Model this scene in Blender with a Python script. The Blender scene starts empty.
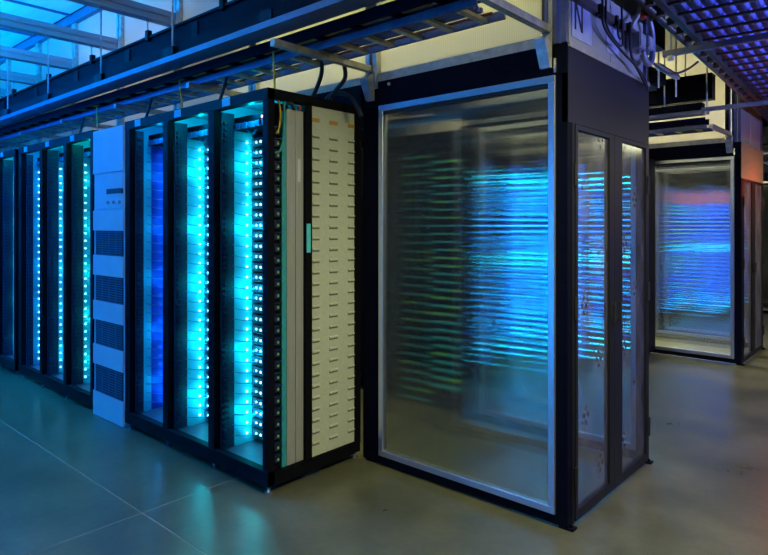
import bpy, math, random
from mathutils import Vector, Matrix
random.seed(7)
S = bpy.context.scene
COL = S.collection

# ------------------------------------------------------------------ camera, world, exposure
CAM_H = 1.589
YAW = math.radians(41.663)
cam_d = bpy.data.cameras.new('camera')
cam_d.sensor_width = 36.0
cam_d.lens = 608.0 / 768.0 * 36.0
cam_d.shift_y = -(277.5 - 225.5) / 768.0
cam_d.clip_start = 0.05
cam_d.clip_end = 100
cam = bpy.data.objects.new('camera', cam_d)
COL.objects.link(cam)
cam.location = (0, 0, CAM_H)
cam.rotation_euler = (math.pi / 2, 0, YAW)
S.camera = cam

w = bpy.data.worlds.new('world'); S.world = w
w.use_nodes = True
w.node_tree.nodes['Background'].inputs[0].default_value = (0.5, 0.55, 0.6, 1)
w.node_tree.nodes['Background'].inputs[1].default_value = 0.02

S.view_settings.view_transform = 'Standard'
S.view_settings.look = 'None'
S.view_settings.gamma = 1
S.view_settings.use_curve_mapping = False
S.view_settings.exposure = 0.0
S.cycles.use_denoising = True
S.cycles.sample_clamp_indirect = 4.0
S.cycles.max_bounces = 12
S.cycles.transmission_bounces = 10
S.cycles.transparent_max_bounces = 24

BLUE = (0.02, 0.22, 1.0)
CYAN = (0.0, 0.50, 1.0)
DBL = (0.0, 0.075, 1.0)
WARM = (1.0, 0.98, 0.56)

def area(name, loc, size, power, color, rot=(0, 0, 0), parent=None, spread=None):
    l = bpy.data.lights.new(name, 'AREA')
    l.shape = 'RECTANGLE'; l.size, l.size_y = size
    l.energy = power; l.color = color
    if spread: l.spread = spread
    o = bpy.data.objects.new(name, l); COL.objects.link(o)
    o.location = loc; o.rotation_euler = rot
    if parent: o.parent = parent
    return o

def point(name, loc, power, color, radius, parent=None):
    l = bpy.data.lights.new(name, 'POINT')
    l.energy = power; l.color = color; l.shadow_soft_size = radius
    o = bpy.data.objects.new(name, l); COL.objects.link(o)
    o.location = loc
    if parent: o.parent = parent
    return o

# ------------------------------------------------------------------ materials
MATS = {}
def newmat(name):
    m = bpy.data.materials.new(name); m.use_nodes = True
    MATS[name] = m
    return m, m.node_tree.nodes, m.node_tree.links

def pbr(name, col, rough=0.5, metal=0.0, var=0.12, scale=18.0, bump=0.0, spec=0.5, stretch=None):
    m, n, l = newmat(name)
    b = n['Principled BSDF']
    b.inputs['Roughness'].default_value = rough
    b.inputs['Metallic'].default_value = metal
    b.inputs['Specular IOR Level'].default_value = spec
    tc = n.new('ShaderNodeTexCoord')
    ns = n.new('ShaderNodeTexNoise'); ns.inputs['Scale'].default_value = scale
    ns.inputs['Detail'].default_value = 4
    if stretch:
        mp = n.new('ShaderNodeMapping'); mp.inputs['Scale'].default_value = stretch
        l.new(tc.outputs['Object'], mp.inputs[0]); l.new(mp.outputs[0], ns.inputs['Vector'])
    else:
        l.new(tc.outputs['Object'], ns.inputs['Vector'])
    r = n.new('ShaderNodeValToRGB')
    r.color_ramp.elements[0].position = 0.3; r.color_ramp.elements[1].position = 0.7
    r.color_ramp.elements[0].color = tuple(c * (1 - var) for c in col) + (1,)
    r.color_ramp.elements[1].color = tuple(min(1, c * (1 + var)) for c in col) + (1,)
    l.new(ns.outputs['Fac'], r.inputs[0]); l.new(r.outputs[0], b.inputs['Base Color'])
    if bump:
        bp = n.new('ShaderNodeBump'); bp.inputs['Strength'].default_value = bump
        bp.inputs['Distance'].default_value = 0.01
        l.new(ns.outputs['Fac'], bp.inputs['Height']); l.new(bp.outputs[0], b.inputs['Normal'])
    return m

def emit(name, col, strength):
    m, n, l = newmat(name)
    b = n['Principled BSDF']
    b.inputs['Base Color'].default_value = (0.03, 0.03, 0.03, 1)
    b.inputs['Emission Color'].default_value = col + (1,)
    b.inputs['Emission Strength'].default_value = strength
    m.cycles.emission_sampling = 'NONE'
    return m

pbr('black_steel', (0.0055, 0.006, 0.009), 0.55, 0.0, 0.15, 30, spec=0.05)
pbr('navy_steel', (0.005, 0.006, 0.012), 0.60, 0.0, 0.15, 30, spec=0.02)
pbr('lip_steel', (0.10, 0.12, 0.20), 0.4, 0.2, 0.1, 20)
pbr('tan_steel', (0.30, 0.24, 0.18), 0.5, 0.0, 0.08, 20)
pbr('grey_black', (0.012, 0.012, 0.015), 0.55, 0.0, 0.08, 20, spec=0.2)
pbr('aluminium', (0.62, 0.64, 0.66), 0.34, 0.9, 0.08, 40, stretch=(6, 6, 0.6))
pbr('galvanised', (0.50, 0.52, 0.50), 0.42, 0.6, 0.25, 25)
pbr('zinc_strut', (0.42, 0.40, 0.33), 0.45, 0.5, 0.2, 20)
pbr('rung', (0.55, 0.46, 0.26), 0.5, 0.2, 0.2, 20)
pbr('blue_grey_steel', (0.09, 0.11, 0.19), 0.45, 0.1, 0.15, 20)
pbr('beam_paint', (0.40, 0.36, 0.36), 0.55, 0.0, 0.12, 8, stretch=(6, 0.5, 6))
pbr('white_paint', (0.72, 0.74, 0.76), 0.45, 0.0, 0.04, 6)
pbr('cream_steel', (0.58, 0.61, 0.47), 0.55, 0.0, 0.06, 60, bump=0.05)
pbr('silver_panel', (0.50, 0.51, 0.46), 0.38, 0.35, 0.06, 10, stretch=(5, 5, 0.4))
pbr('cyan_lit_sheet', (0.05, 0.62, 0.80), 0.4, 0.0, 0.04, 6)  # pale sheet; cyan glow of the bay LEDs is put into its colour
pbr('server_face', (0.05, 0.07, 0.10), 0.45, 0.2, 0.3, 120)
pbr('vent_dark', (0.02, 0.022, 0.03), 0.6, 0.0, 0.2, 60)
pbr('end_panel', (0.36, 0.36, 0.34), 0.6, 0.0, 0.1, 3)
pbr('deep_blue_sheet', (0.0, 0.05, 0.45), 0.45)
pbr('slot_shade', (0.15, 0.16, 0.11), 0.6)
pbr('slate_cable', (0.10, 0.13, 0.24), 0.5)
pbr('bracket_navy', (0.010, 0.028, 0.10), 0.45)
pbr('comb_plastic', (0.022, 0.03, 0.07), 0.5, 0.0, 0.3, 90)
pbr('rubber_cable', (0.012, 0.012, 0.014), 0.5)
pbr('yellow_fibre', (0.75, 0.46, 0.03), 0.45)
pbr('teal_cable', (0.03, 0.36, 0.40), 0.45)
pbr('blue_cable', (0.05, 0.22, 0.5), 0.45)
pbr('brown_cable', (0.20, 0.06, 0.02), 0.5)
pbr('brown_conduit', (0.055, 0.040, 0.034), 0.5)
pbr('orange_label', (0.58, 0.30, 0.06), 0.6)
pbr('cyan_label', (0.10, 0.75, 0.85), 0.5)
pbr('paper_blue', (0.42, 0.47, 0.66), 0.7)
pbr('ink', (0.01, 0.01, 0.012), 0.7)
pbr('red_plastic', (0.35, 0.03, 0.02), 0.4)
pbr('conduit_grey', (0.24, 0.26, 0.34), 0.45, 0.3)
pbr('white_conduit', (0.55, 0.55, 0.50), 0.5)
pbr('ceiling_panel', (0.74, 0.76, 0.78), 0.5, 0.0, 0.10, 2.0, stretch=(0.4, 4, 4))
pbr('deck_violet_lit', (0.13, 0.16, 0.55), 0.38, 0.1, 0.12, 14)  # blue-violet light on the deck is partly put into its colour
pbr('duct_dark', (0.018, 0.017, 0.016), 0.6)
pbr('wall_cream', (0.80, 0.75, 0.56), 0.7, 0.0, 0.08, 1.5)
pbr('wall_grey', (0.30, 0.29, 0.25), 0.8, 0.0, 0.1, 1.5)
pbr('chrome', (0.7, 0.7, 0.7), 0.25, 0.9)
pbr('joint_filler', (0.27, 0.24, 0.16), 0.8, 0.0, 0.2, 20)
emit('led_white', (0.22, 0.8, 1.0), 5.0)
emit('led_cyan', (0.02, 0.45, 1.0), 2.6)
emit('led_far', (0.0, 0.42, 1.0), 11.0)
emit('led_third_green', (0.05, 0.9, 0.25), 3.0)
emit('led_third_red', (1.0, 0.15, 0.08), 2.5)
emit('led_far_dim', (0.0, 0.10, 1.0), 6.0)
emit('led_far_hot', (0.0, 0.75, 1.0), 20.0)
emit('led_green', (0.18, 0.8, 0.05), 0.28)
emit('led_green_teal', (0.0, 0.5, 0.35), 0.3)
emit('led_red', (1.0, 0.12, 0.05), 2.0)
emit('led_small_green', (0.4, 0.9, 0.2), 0.22)
emit('tube_warm', (1.0, 0.92, 0.68), 6.0)
emit('tube_blue', (0.0, 0.45, 1.0), 6.0)

def concrete():
    m, n, l = newmat('concrete')
    b = n['Principled BSDF']
    tc = n.new('ShaderNodeTexCoord')
    a = n.new('ShaderNodeTexNoise'); a.inputs['Scale'].default_value = 1.6; a.inputs['Detail'].default_value = 8
    a.inputs['Roughness'].default_value = 0.62
    c = n.new('ShaderNodeTexNoise'); c.inputs['Scale'].default_value = 22; c.inputs['Detail'].default_value = 5
    l.new(tc.outputs['Object'], a.inputs['Vector']); l.new(tc.outputs['Object'], c.inputs['Vector'])
    r = n.new('ShaderNodeValToRGB')
    e = r.color_ramp.elements
    e[0].position = 0.38; e[0].color = (0.085, 0.088, 0.050, 1)
    e[1].position = 0.64; e[1].color = (0.165, 0.158, 0.082, 1)
    l.new(a.outputs['Fac'], r.inputs[0])
    mx = n.new('ShaderNodeMix'); mx.data_type = 'RGBA'; mx.blend_type = 'MULTIPLY'
    mx.inputs['Factor'].default_value = 0.35
    l.new(r.outputs[0], mx.inputs['A']); l.new(c.outputs['Fac'], mx.inputs['B'])
    l.new(mx.outputs['Result'], b.inputs['Base Color'])
    rr = n.new('ShaderNodeMapRange'); rr.inputs['To Min'].default_value = 0.20; rr.inputs['To Max'].default_value = 0.42
    l.new(a.outputs['Fac'], rr.inputs['Value']); l.new(rr.outputs[0], b.inputs['Roughness'])
    bp = n.new('ShaderNodeBump'); bp.inputs['Strength'].default_value = 0.06; bp.inputs['Distance'].default_value = 0.01
    l.new(c.outputs['Fac'], bp.inputs['Height']); l.new(bp.outputs[0], b.inputs['Normal'])
concrete()

def multiwall(name, amp, clear, haze, tint=(0.86, 0.90, 0.90), flute=2600.0, ior=1.30, rough=0.0, hazecol=(0.55, 0.56, 0.52)):
    """fluted polycarbonate: refraction spread sideways by the vertical flutes, some clear, some haze"""
    m, n, l = newmat(name)
    for x in list(n): n.remove(x)
    out = n.new('ShaderNodeOutputMaterial')
    geo = n.new('ShaderNodeNewGeometry')
    tc = n.new('ShaderNodeTexCoord')
    mp = n.new('ShaderNodeMapping'); mp.inputs['Scale'].default_value = (1, 1, 0.02)
    l.new(tc.outputs['Object'], mp.inputs[0])
    ns = n.new('ShaderNodeTexNoise'); ns.inputs['Scale'].default_value = flute; ns.inputs['Detail'].default_value = 1
    l.new(mp.outputs[0], ns.inputs['Vector'])
    sub = n.new('ShaderNodeMath'); sub.operation = 'SUBTRACT'; sub.inputs[1].default_value = 0.5
    l.new(ns.outputs['Fac'], sub.inputs[0])
    mul = n.new('ShaderNodeMath'); mul.operation = 'MULTIPLY'; mul.inputs[1].default_value = amp
    l.new(sub.outputs[0], mul.inputs[0])
    cr = n.new('ShaderNodeVectorMath'); cr.operation = 'CROSS_PRODUCT'; cr.inputs[1].default_value = (0, 0, 1)
    l.new(geo.outputs['Normal'], cr.inputs[0])
    sc = n.new('ShaderNodeVectorMath'); sc.operation = 'SCALE'
    l.new(cr.outputs[0], sc.inputs[0]); l.new(mul.outputs[0], sc.inputs['Scale'])
    ad = n.new('ShaderNodeVectorMath'); ad.operation = 'ADD'
    l.new(geo.outputs['Normal'], ad.inputs[0]); l.new(sc.outputs[0], ad.inputs[1])
    nm = n.new('ShaderNodeVectorMath'); nm.operation = 'NORMALIZE'
    l.new(ad.outputs[0], nm.inputs[0])
    g = n.new('ShaderNodeBsdfGlass'); g.inputs['IOR'].default_value = ior; g.inputs['Roughness'].default_value = rough
    g.inputs['Color'].default_value = tint + (1,)
    l.new(nm.outputs[0], g.inputs['Normal'])
    t = n.new('ShaderNodeBsdfTransparent'); t.inputs['Color'].default_value = tint + (1,)
    d = n.new('ShaderNodeBsdfDiffuse'); d.inputs['Color'].default_value = hazecol + (1,)
    # fine vertical ribs, seen as faint streaks in the haze
    rb = n.new('ShaderNodeTexNoise'); rb.inputs['Scale'].default_value = 45; rb.inputs['Detail'].default_value = 3
    l.new(mp.outputs[0], rb.inputs['Vector'])
    rm = n.new('ShaderNodeMapRange'); rm.inputs['From Min'].default_value = 0.3; rm.inputs['From Max'].default_value = 0.7
    rm.inputs['To Min'].default_value = haze * 0.7; rm.inputs['To Max'].default_value = haze * 1.3
    l.new(rb.outputs['Fac'], rm.inputs['Value'])
    m1 = n.new('ShaderNodeMixShader'); m1.inputs[0].default_value = clear
    l.new(g.outputs[0], m1.inputs[1]); l.new(t.outputs[0], m1.inputs[2])
    m2 = n.new('ShaderNodeMixShader')
    l.new(rm.outputs[0], m2.inputs[0])
    l.new(m1.outputs[0], m2.inputs[1]); l.new(d.outputs[0], m2.inputs[2])
    l.new(m2.outputs[0], out.inputs['Surface'])
    return m
multiwall('polycarbonate', 0.55, 0.35, 0.035)
multiwall('polycarbonate_far', 0.35, 0.60, 0.03)

def wall_poly():
    """opaque-looking cream fluted sheet of the wall above the enclosures"""
    m, n, l = newmat('fluted_sheet')
    b = n['Principled BSDF']
    tc = n.new('ShaderNodeTexCoord')
    wv = n.new('ShaderNodeTexWave'); wv.bands_direction = 'X'; wv.inputs['Scale'].default_value = 22.0
    wv.inputs['Distortion'].default_value = 0.6
    l.new(tc.outputs['Object'], wv.inputs['Vector'])
    r = n.new('ShaderNodeValToRGB')
    r.color_ramp.elements[0].color = (0.66, 0.64, 0.50, 1); r.color_ramp.elements[1].color = (0.73, 0.71, 0.58, 1)
    l.new(wv.outputs['Fac'], r.inputs[0]); l.new(r.outputs[0], b.inputs['Base Color'])
    b.inputs['Roughness'].default_value = 0.3
    bp = n.new('ShaderNodeBump'); bp.inputs['Strength'].default_value = 0.12; bp.inputs['Distance'].default_value = 0.006
    l.new(wv.outputs['Fac'], bp.inputs['Height']); l.new(bp.outputs[0], b.inputs['Normal'])
    tl = n.new('ShaderNodeBsdfTranslucent'); l.new(r.outputs[0], tl.inputs['Color'])
    mx = n.new('ShaderNodeMixShader'); mx.inputs[0].default_value = 0.5
    l.new(b.outputs[0], mx.inputs[1]); l.new(tl.outputs[0], mx.inputs[2])
    l.new(mx.outputs[0], n['Material Output'].inputs['Surface'])
wall_poly()

def door_film():
    """clear door sheet with a printed lattice of diamonds and dark dots"""
    m, n, l = newmat('door_film')
    for x in list(n): n.remove(x)
    out = n.new('ShaderNodeOutputMaterial')
    tc = n.new('ShaderNodeTexCoord'); sp = n.new('ShaderNodeSeparateXYZ')
    l.new(tc.outputs['Object'], sp.inputs[0])
    def math_(op, a, b=None):
        q = n.new('ShaderNodeMath'); q.operation = op
        for i, v in enumerate((a, b)):
            if v is None: continue
            if isinstance(v, (int, float)): q.inputs[i].default_value = v
            else: l.new(v, q.inputs[i])
        return q.outputs[0]
    y, z = sp.outputs['Y'], sp.outputs['Z']
    def stripes(k, f, th):
        u = math_('ADD', math_('MULTIPLY', y, k * f), math_('MULTIPLY', z, 0.62 * f))
        return math_('GREATER_THAN', math_('FRACT', u), th)
    a1, a2 = stripes(1, 2.6, 0.55), stripes(-1, 2.6, 0.55)
    b1, b2 = stripes(1, 7.8, 0.7), stripes(-1, 7.8, 0.7)
    lat = math_('MULTIPLY', math_('ADD', math_('ADD', a1, a2), math_('MULTIPLY', math_('ADD', b1, b2), 0.4)), 0.35)
    c1, c2 = stripes(1, 20.0, 0.5), stripes(-1, 20.0, 0.5)
    e1, e2 = stripes(1, 2.6, 0.72), stripes(-1, 2.6, 0.72)
    ns = n.new('ShaderNodeTexNoise'); ns.inputs['Scale'].default_value = 3.5
    l.new(tc.outputs['Object'], ns.inputs['Vector'])
    dots = math_('MULTIPLY', math_('MULTIPLY', math_('MULTIPLY', c1, c2), math_('MULTIPLY', e1, e2)),
                 math_('GREATER_THAN', ns.outputs['Fac'], 0.42))
    r = n.new('ShaderNodeValToRGB')
    r.color_ramp.elements[0].color = (0.085, 0.085, 0.115, 1); r.color_ramp.elements[1].color = (0.20, 0.20, 0.26, 1)
    l.new(lat, r.inputs[0])
    d = n.new('ShaderNodeBsdfDiffuse'); l.new(r.outputs[0], d.inputs['Color'])
    gl = n.new('ShaderNodeBsdfGlossy'); gl.inputs['Roughness'].default_value = 0.15
    t = n.new('ShaderNodeBsdfTransparent'); t.inputs['Color'].default_value = (0.9, 0.93, 1, 1)
    ink = n.new('ShaderNodeBsdfDiffuse'); ink.inputs['Color'].default_value = (0.03, 0.03, 0.035, 1)
    m1 = n.new('ShaderNodeMixShader')
    l.new(math_('ADD', 0.42, math_('MULTIPLY', lat, 0.05)), m1.inputs[0]); l.new(t.outputs[0], m1.inputs[1]); l.new(d.outputs[0], m1.inputs[2])
    m2 = n.new('ShaderNodeMixShader'); m2.inputs[0].default_value = 0.05
    l.new(m1.outputs[0], m2.inputs[1]); l.new(gl.outputs[0], m2.inputs[2])
    m3 = n.new('ShaderNodeMixShader'); l.new(math_('MULTIPLY', dots, 0.75), m3.inputs[0])
    l.new(m2.outputs[0], m3.inputs[1]); l.new(ink.outputs[0], m3.inputs[2])
    l.new(m3.outputs[0], out.inputs['Surface'])
door_film()

# ------------------------------------------------------------------ mesh helpers
class MB:
    def __init__(self): self.v = []; self.f = []; self.m = []
    def box(self, x0, x1, y0, y1, z0, z1, m=0):
        i = len(self.v)
        self.v += [(x0,y0,z0),(x1,y0,z0),(x1,y1,z0),(x0,y1,z0),(x0,y0,z1),(x1,y0,z1),(x1,y1,z1),(x0,y1,z1)]
        for q in ((3,2,1,0),(4,5,6,7),(0,1,5,4),(1,2,6,5),(2,3,7,6),(3,0,4,7)):
            self.f.append(tuple(i + k for k in q)); self.m.append(m)
        return self
    def poly(self, pts, m=0):
        i = len(self.v); self.v += [tuple(p) for p in pts]
        self.f.append(tuple(range(i, i + len(pts)))); self.m.append(m); return self
    def prism(self, pts, d, m=0):
        """closed outline pts pushed along vector d"""
        i = len(self.v); n = len(pts); d = Vector(d)
        self.v += [tuple(p) for p in pts] + [tuple(Vector(p) + d) for p in pts]
        self.f.append(tuple(i + k for k in range(n))[::-1]); self.f.append(tuple(i + n + k for k in range(n)))
        self.m += [m, m]
        for k in range(n):
            q = (k + 1) % n
            self.f.append((i + k, i + q, i + n + q, i + n + k)); self.m.append(m)
        return self
    def tube(self, pts, r, n=6, m=0, smooth=False):
        pts = [Vector(p) for p in pts]
        i0 = len(self.v)
        prev = None
        for k, p in enumerate(pts):
            a = pts[max(0, k - 1)]; b = pts[min(len(pts) - 1, k + 1)]
            t = (b - a).normalized()
            if prev is None:
                u = t.orthogonal().normalized()
            else:
                u = (prev - t * prev.dot(t))
                u = u.normalized() if u.length > 1e-6 else t.orthogonal().normalized()
            prev = u; vv = t.cross(u)
            rr = r[k] if isinstance(r, (list, tuple)) else r
            for j in range(n):
                an = 2 * math.pi * j / n
                self.v.append(tuple(p + (u * math.cos(an) + vv * math.sin(an)) * rr))
        for k in range(len(pts) - 1):
            for j in range(n):
                q = (j + 1) % n
                a = i0 + k * n
                self.f.append((a + j, a + q, a + n + q, a + n + j)); self.m.append(m)
        self.f.append(tuple(i0 + j for j in range(n))[::-1]); self.m.append(m)
        e = i0 + (len(pts) - 1) * n
        self.f.append(tuple(e + j for j in range(n))); self.m.append(m)
        return self
    def build(self, name, mats, parent=None, off=(0, 0, 0), smooth=False, bevel=0):
        me = bpy.data.meshes.new(name)
        o_ = Vector(off)
        me.from_pydata([tuple(Vector(p) - o_) for p in self.v], [], self.f)
        if isinstance(mats, str): mats = [mats]
        for k in mats: me.materials.append(MATS[k])
        me.polygons.foreach_set('material_index', self.m)
        if smooth: me.polygons.foreach_set('use_smooth', [True] * len(self.f))
        me.update()
        o = bpy.data.objects.new(name, me); COL.objects.link(o)
        if bevel:
            b = o.modifiers.new('bevel', 'BEVEL'); b.width = bevel; b.segments = 2; b.limit_method = 'ANGLE'
        if parent: o.parent = parent
        return o

def tag(o, label, cat, group=None, kind=None):
    if label: o['label'] = label
    if cat: o['category'] = cat
    if group: o['group'] = group
    if kind: o['kind'] = kind
    return o

def thing(name, label, cat, loc, group=None):
    o = bpy.data.objects.new(name, None); COL.objects.link(o)
    o.location = loc; o.empty_display_size = 0.1
    return tag(o, label, cat, group)

def copy_tree(o, parent=None):
    c = o.copy(); COL.objects.link(c); c.parent = parent
    for ch in list(o.children): copy_tree(ch, c)
    return c

def struct(name, label=None):
    o = bpy.data.objects.new(name, None); COL.objects.link(o); o['kind'] = 'structure'
    if label: o['label'] = label
    return o

def single(name, mb, mats, label, cat, base, group=None, smooth=False, bevel=0):
    o = mb.build(name, mats, None, base, smooth, bevel); o.location = base
    return tag(o, label, cat, group)

def curve_pts(pts, n=8):
    """Catmull-Rom through pts"""
    P = [Vector(p) for p in pts]; P = [P[0]] + P + [P[-1]]; out = []
    for i in range(1, len(P) - 2):
        for k in range(n):
            t = k / n
            a, b, c, d = P[i-1], P[i], P[i+1], P[i+2]
            out.append(0.5 * ((2*b) + (c - a)*t + (2*a - 5*b + 4*c - d)*t*t + (-a + 3*b - 3*c + d)*t**3))
    out.append(P[-2]); return out

# ------------------------------------------------------------------ main dimensions
YR, YP, YQ = 2.215, 3.0, 4.235         # rack front, enclosure near face, enclosure far face
XE, XP = -2.883, -1.39                 # rack row end, enclosure end
POD2 = (-0.17, 4.85)
POD3 = (-0.10, 9.70)
HALL_Z = 2.95
TOP_Z = 4.12
RX0, RX1, RY0, RY1 = -14.0, 7.0, -5.0, 22.0

# ------------------------------------------------------------------ floor, walls, ceiling
fl = MB().box(RX0, RX1, RY0, RY1, -0.14, -0.0015).build('floor', 'joint_filler')
tag(fl, 'polished dark concrete floor with pale saw-cut joints', None, None, 'structure')
xs = [RX0, -8.233, -3.233, 1.77, RX1]
ys = [RY0, 1.622, 11.6, RY1]
J = 0.0045
for i in range(len(xs) - 1):
    for j in range(len(ys) - 1):
        MB().box(xs[i] + J, xs[i+1] - J, ys[j] + J, ys[j+1] - J, -0.03, 0.0).build('slab', 'concrete', fl)

def wall(name, x0, x1, y0, y1, z1, mat, label):
    o = MB().box(x0, x1, y0, y1, 0, z1).build(name, mat); o['kind'] = 'structure'; o['label'] = label
wall('wall_left', RX0 - 0.2, RX0, RY0, RY1, TOP_Z + 0.8, 'wall_grey', 'plain grey wall at the end of the rows')
wall('wall_right', RX1, RX1 + 0.2, RY0, RY1, TOP_Z + 0.8, 'wall_grey', 'plain grey wall along the hall')
wall('wall_front', RX0, RX1, RY0 - 0.2, RY0, TOP_Z + 0.8, 'wall_grey', 'plain grey wall behind the rows')
wall('wall_back', RX0, RX1, RY1, RY1 + 0.2, TOP_Z + 0.8, 'wall_cream', 'cream far wall of the data hall')

# ceiling: white panels over the rack aisles, dark slab above the hall
ce = MB().box(RX0, RX1, RY0, RY1, TOP_Z + 0.04, TOP_Z + 0.2).build('ceiling', 'duct_dark')
tag(ce, 'panelled ceiling above the rack aisles', None, None, 'structure')
POSTX = [-1.50, -2.77, -4.09, -5.28, -6.47, -7.66, -8.85, -10.04, -11.23, -12.42]
px_edges = [-1.5] + POSTX[1:] + [RX0]
for a, b in zip(px_edges[:-1], px_edges[1:]):
    for (y0, y1) in ((RY0, -1.2), (-1.2, 0.9), (0.9, YP - 0.05)):
        MB().box(b + 0.02, a - 0.02, y0 + 0.012, y1 - 0.012, TOP_Z, TOP_Z + 0.04).build('ceiling_panel', 'ceiling_panel', ce)
    # dark tee along each joint
    MB().box(b - 0.02, b + 0.02, RY0, YP - 0.05, TOP_Z - 0.02, TOP_Z + 0.03).build('ceiling_joint', 'blue_grey_steel', ce)

# wall of fluted sheets standing on the first enclosure and on the racks, up to the ceiling
wm = struct('wall_middle', 'cream fluted plastic wall above the racks and enclosure')
edges = POSTX
for a, b in zip(edges[:-1], edges[1:]):
    MB().box(b + 0.055, a - 0.055, YP + 0.02, YP + 0.036, 2.60, TOP_Z).build('sheet', 'fluted_sheet', wm)
for x in POSTX[1:]:
    p = MB()
    p.box(x - 0.05, x - 0.012, YP - 0.02, YP + 0.05, 2.50, TOP_Z); p.box(x + 0.012, x + 0.05, YP - 0.02, YP + 0.05, 2.50, TOP_Z)
    p.box(x - 0.012, x + 0.012, YP + 0.0, YP + 0.05, 2.50, TOP_Z)
    p.build('post', 'galvanised', wm)
MB().box(RX0, XP - 0.16, YP - 0.005, YP + 0.05, 2.545, 2.60).build('sill', 'zinc_strut', wm)
MB().box(RX0, -1.5, YP - 0.04, YP + 0.06, TOP_Z - 0.10, TOP_Z - 0.0).build('head_rail', 'blue_grey_steel', wm)
# dark closure between rack tops and wall, left of the enclosure
MB().box(RX0, -2.86, YP - 0.02, YP + 0.03, 2.36, 2.545).build('closure_strip', 'black_steel', wm)

# ------------------------------------------------------------------ louvred metal deck over the hall
dk = struct('ceiling_hall', 'violet-lit ribbed metal deck ceiling over the hall')
d = MB(); PITCH = 0.075; x0, x1, n = -1.21, 3.2, 0
nx = int((x1 - x0) / PITCH * 8)
prof = []
for k in range(nx + 1):
    x = x0 + k * PITCH / 8
    prof.append((x, HALL_Z + 0.022 + 0.020 * math.sin(2 * math.pi * (x - x0) / PITCH)))
RIBS = [RY0 + 0.0 + 0.235 * k for k in range(int((16 - RY0) / 0.235))]
ya, yb = RY0, 16.0
i0 = len(d.v)
for (x, z) in prof: d.v += [(x, ya, z), (x, yb, z)]
for k in range(nx):
    d.f.append((i0 + 2*k, i0 + 2*k + 1, i0 + 2*k + 3, i0 + 2*k + 2)); d.m.append(0)
d.build('deck_sheet', 'deck_violet_lit', dk, smooth=True)
rib_me = None
for y in RIBS:
    if y < 1.0 or y > 13: continue
    if rib_me is None:
        r0 = MB().box(x0 - 0.03, x1, -0.011, 0.011, HALL_Z - 0.016, HALL_Z + 0.0).build('rib', 'duct_dark', dk)
        rib_me = r0.data; r0.location.y = y
    else:
        r = bpy.data.objects.new('rib', rib_me); COL.objects.link(r); r.parent = dk; r.location.y = y
MB().box(x0 - 0.04, x0, RY0, 13, HALL_Z - 0.03, HALL_Z + 0.05).build('edge_angle', 'duct_dark', dk)

# the deck runs slightly askew to the rows
def askew(o, ang=0.041, pv=(-1.30, 4.8)):
    o.matrix_world = Matrix.Translation((pv[0], pv[1], 0)) @ Matrix.Rotation(ang, 4, 'Z') @ Matrix.Translation((-pv[0], -pv[1], 0)) @ Matrix.Translation(o.location)
askew(dk)
# ------------------------------------------------------------------ equipment racks
PITCH_U = 0.0705
NSRV = 29
Z0 = 0.15
BAYS = [(-3.448, -2.935), (-4.037, -3.518), (-4.620, -4.107)]     # left wall .. right wall, relative to world for the first rack
SFY = 2.505                                                        # face of the servers

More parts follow.
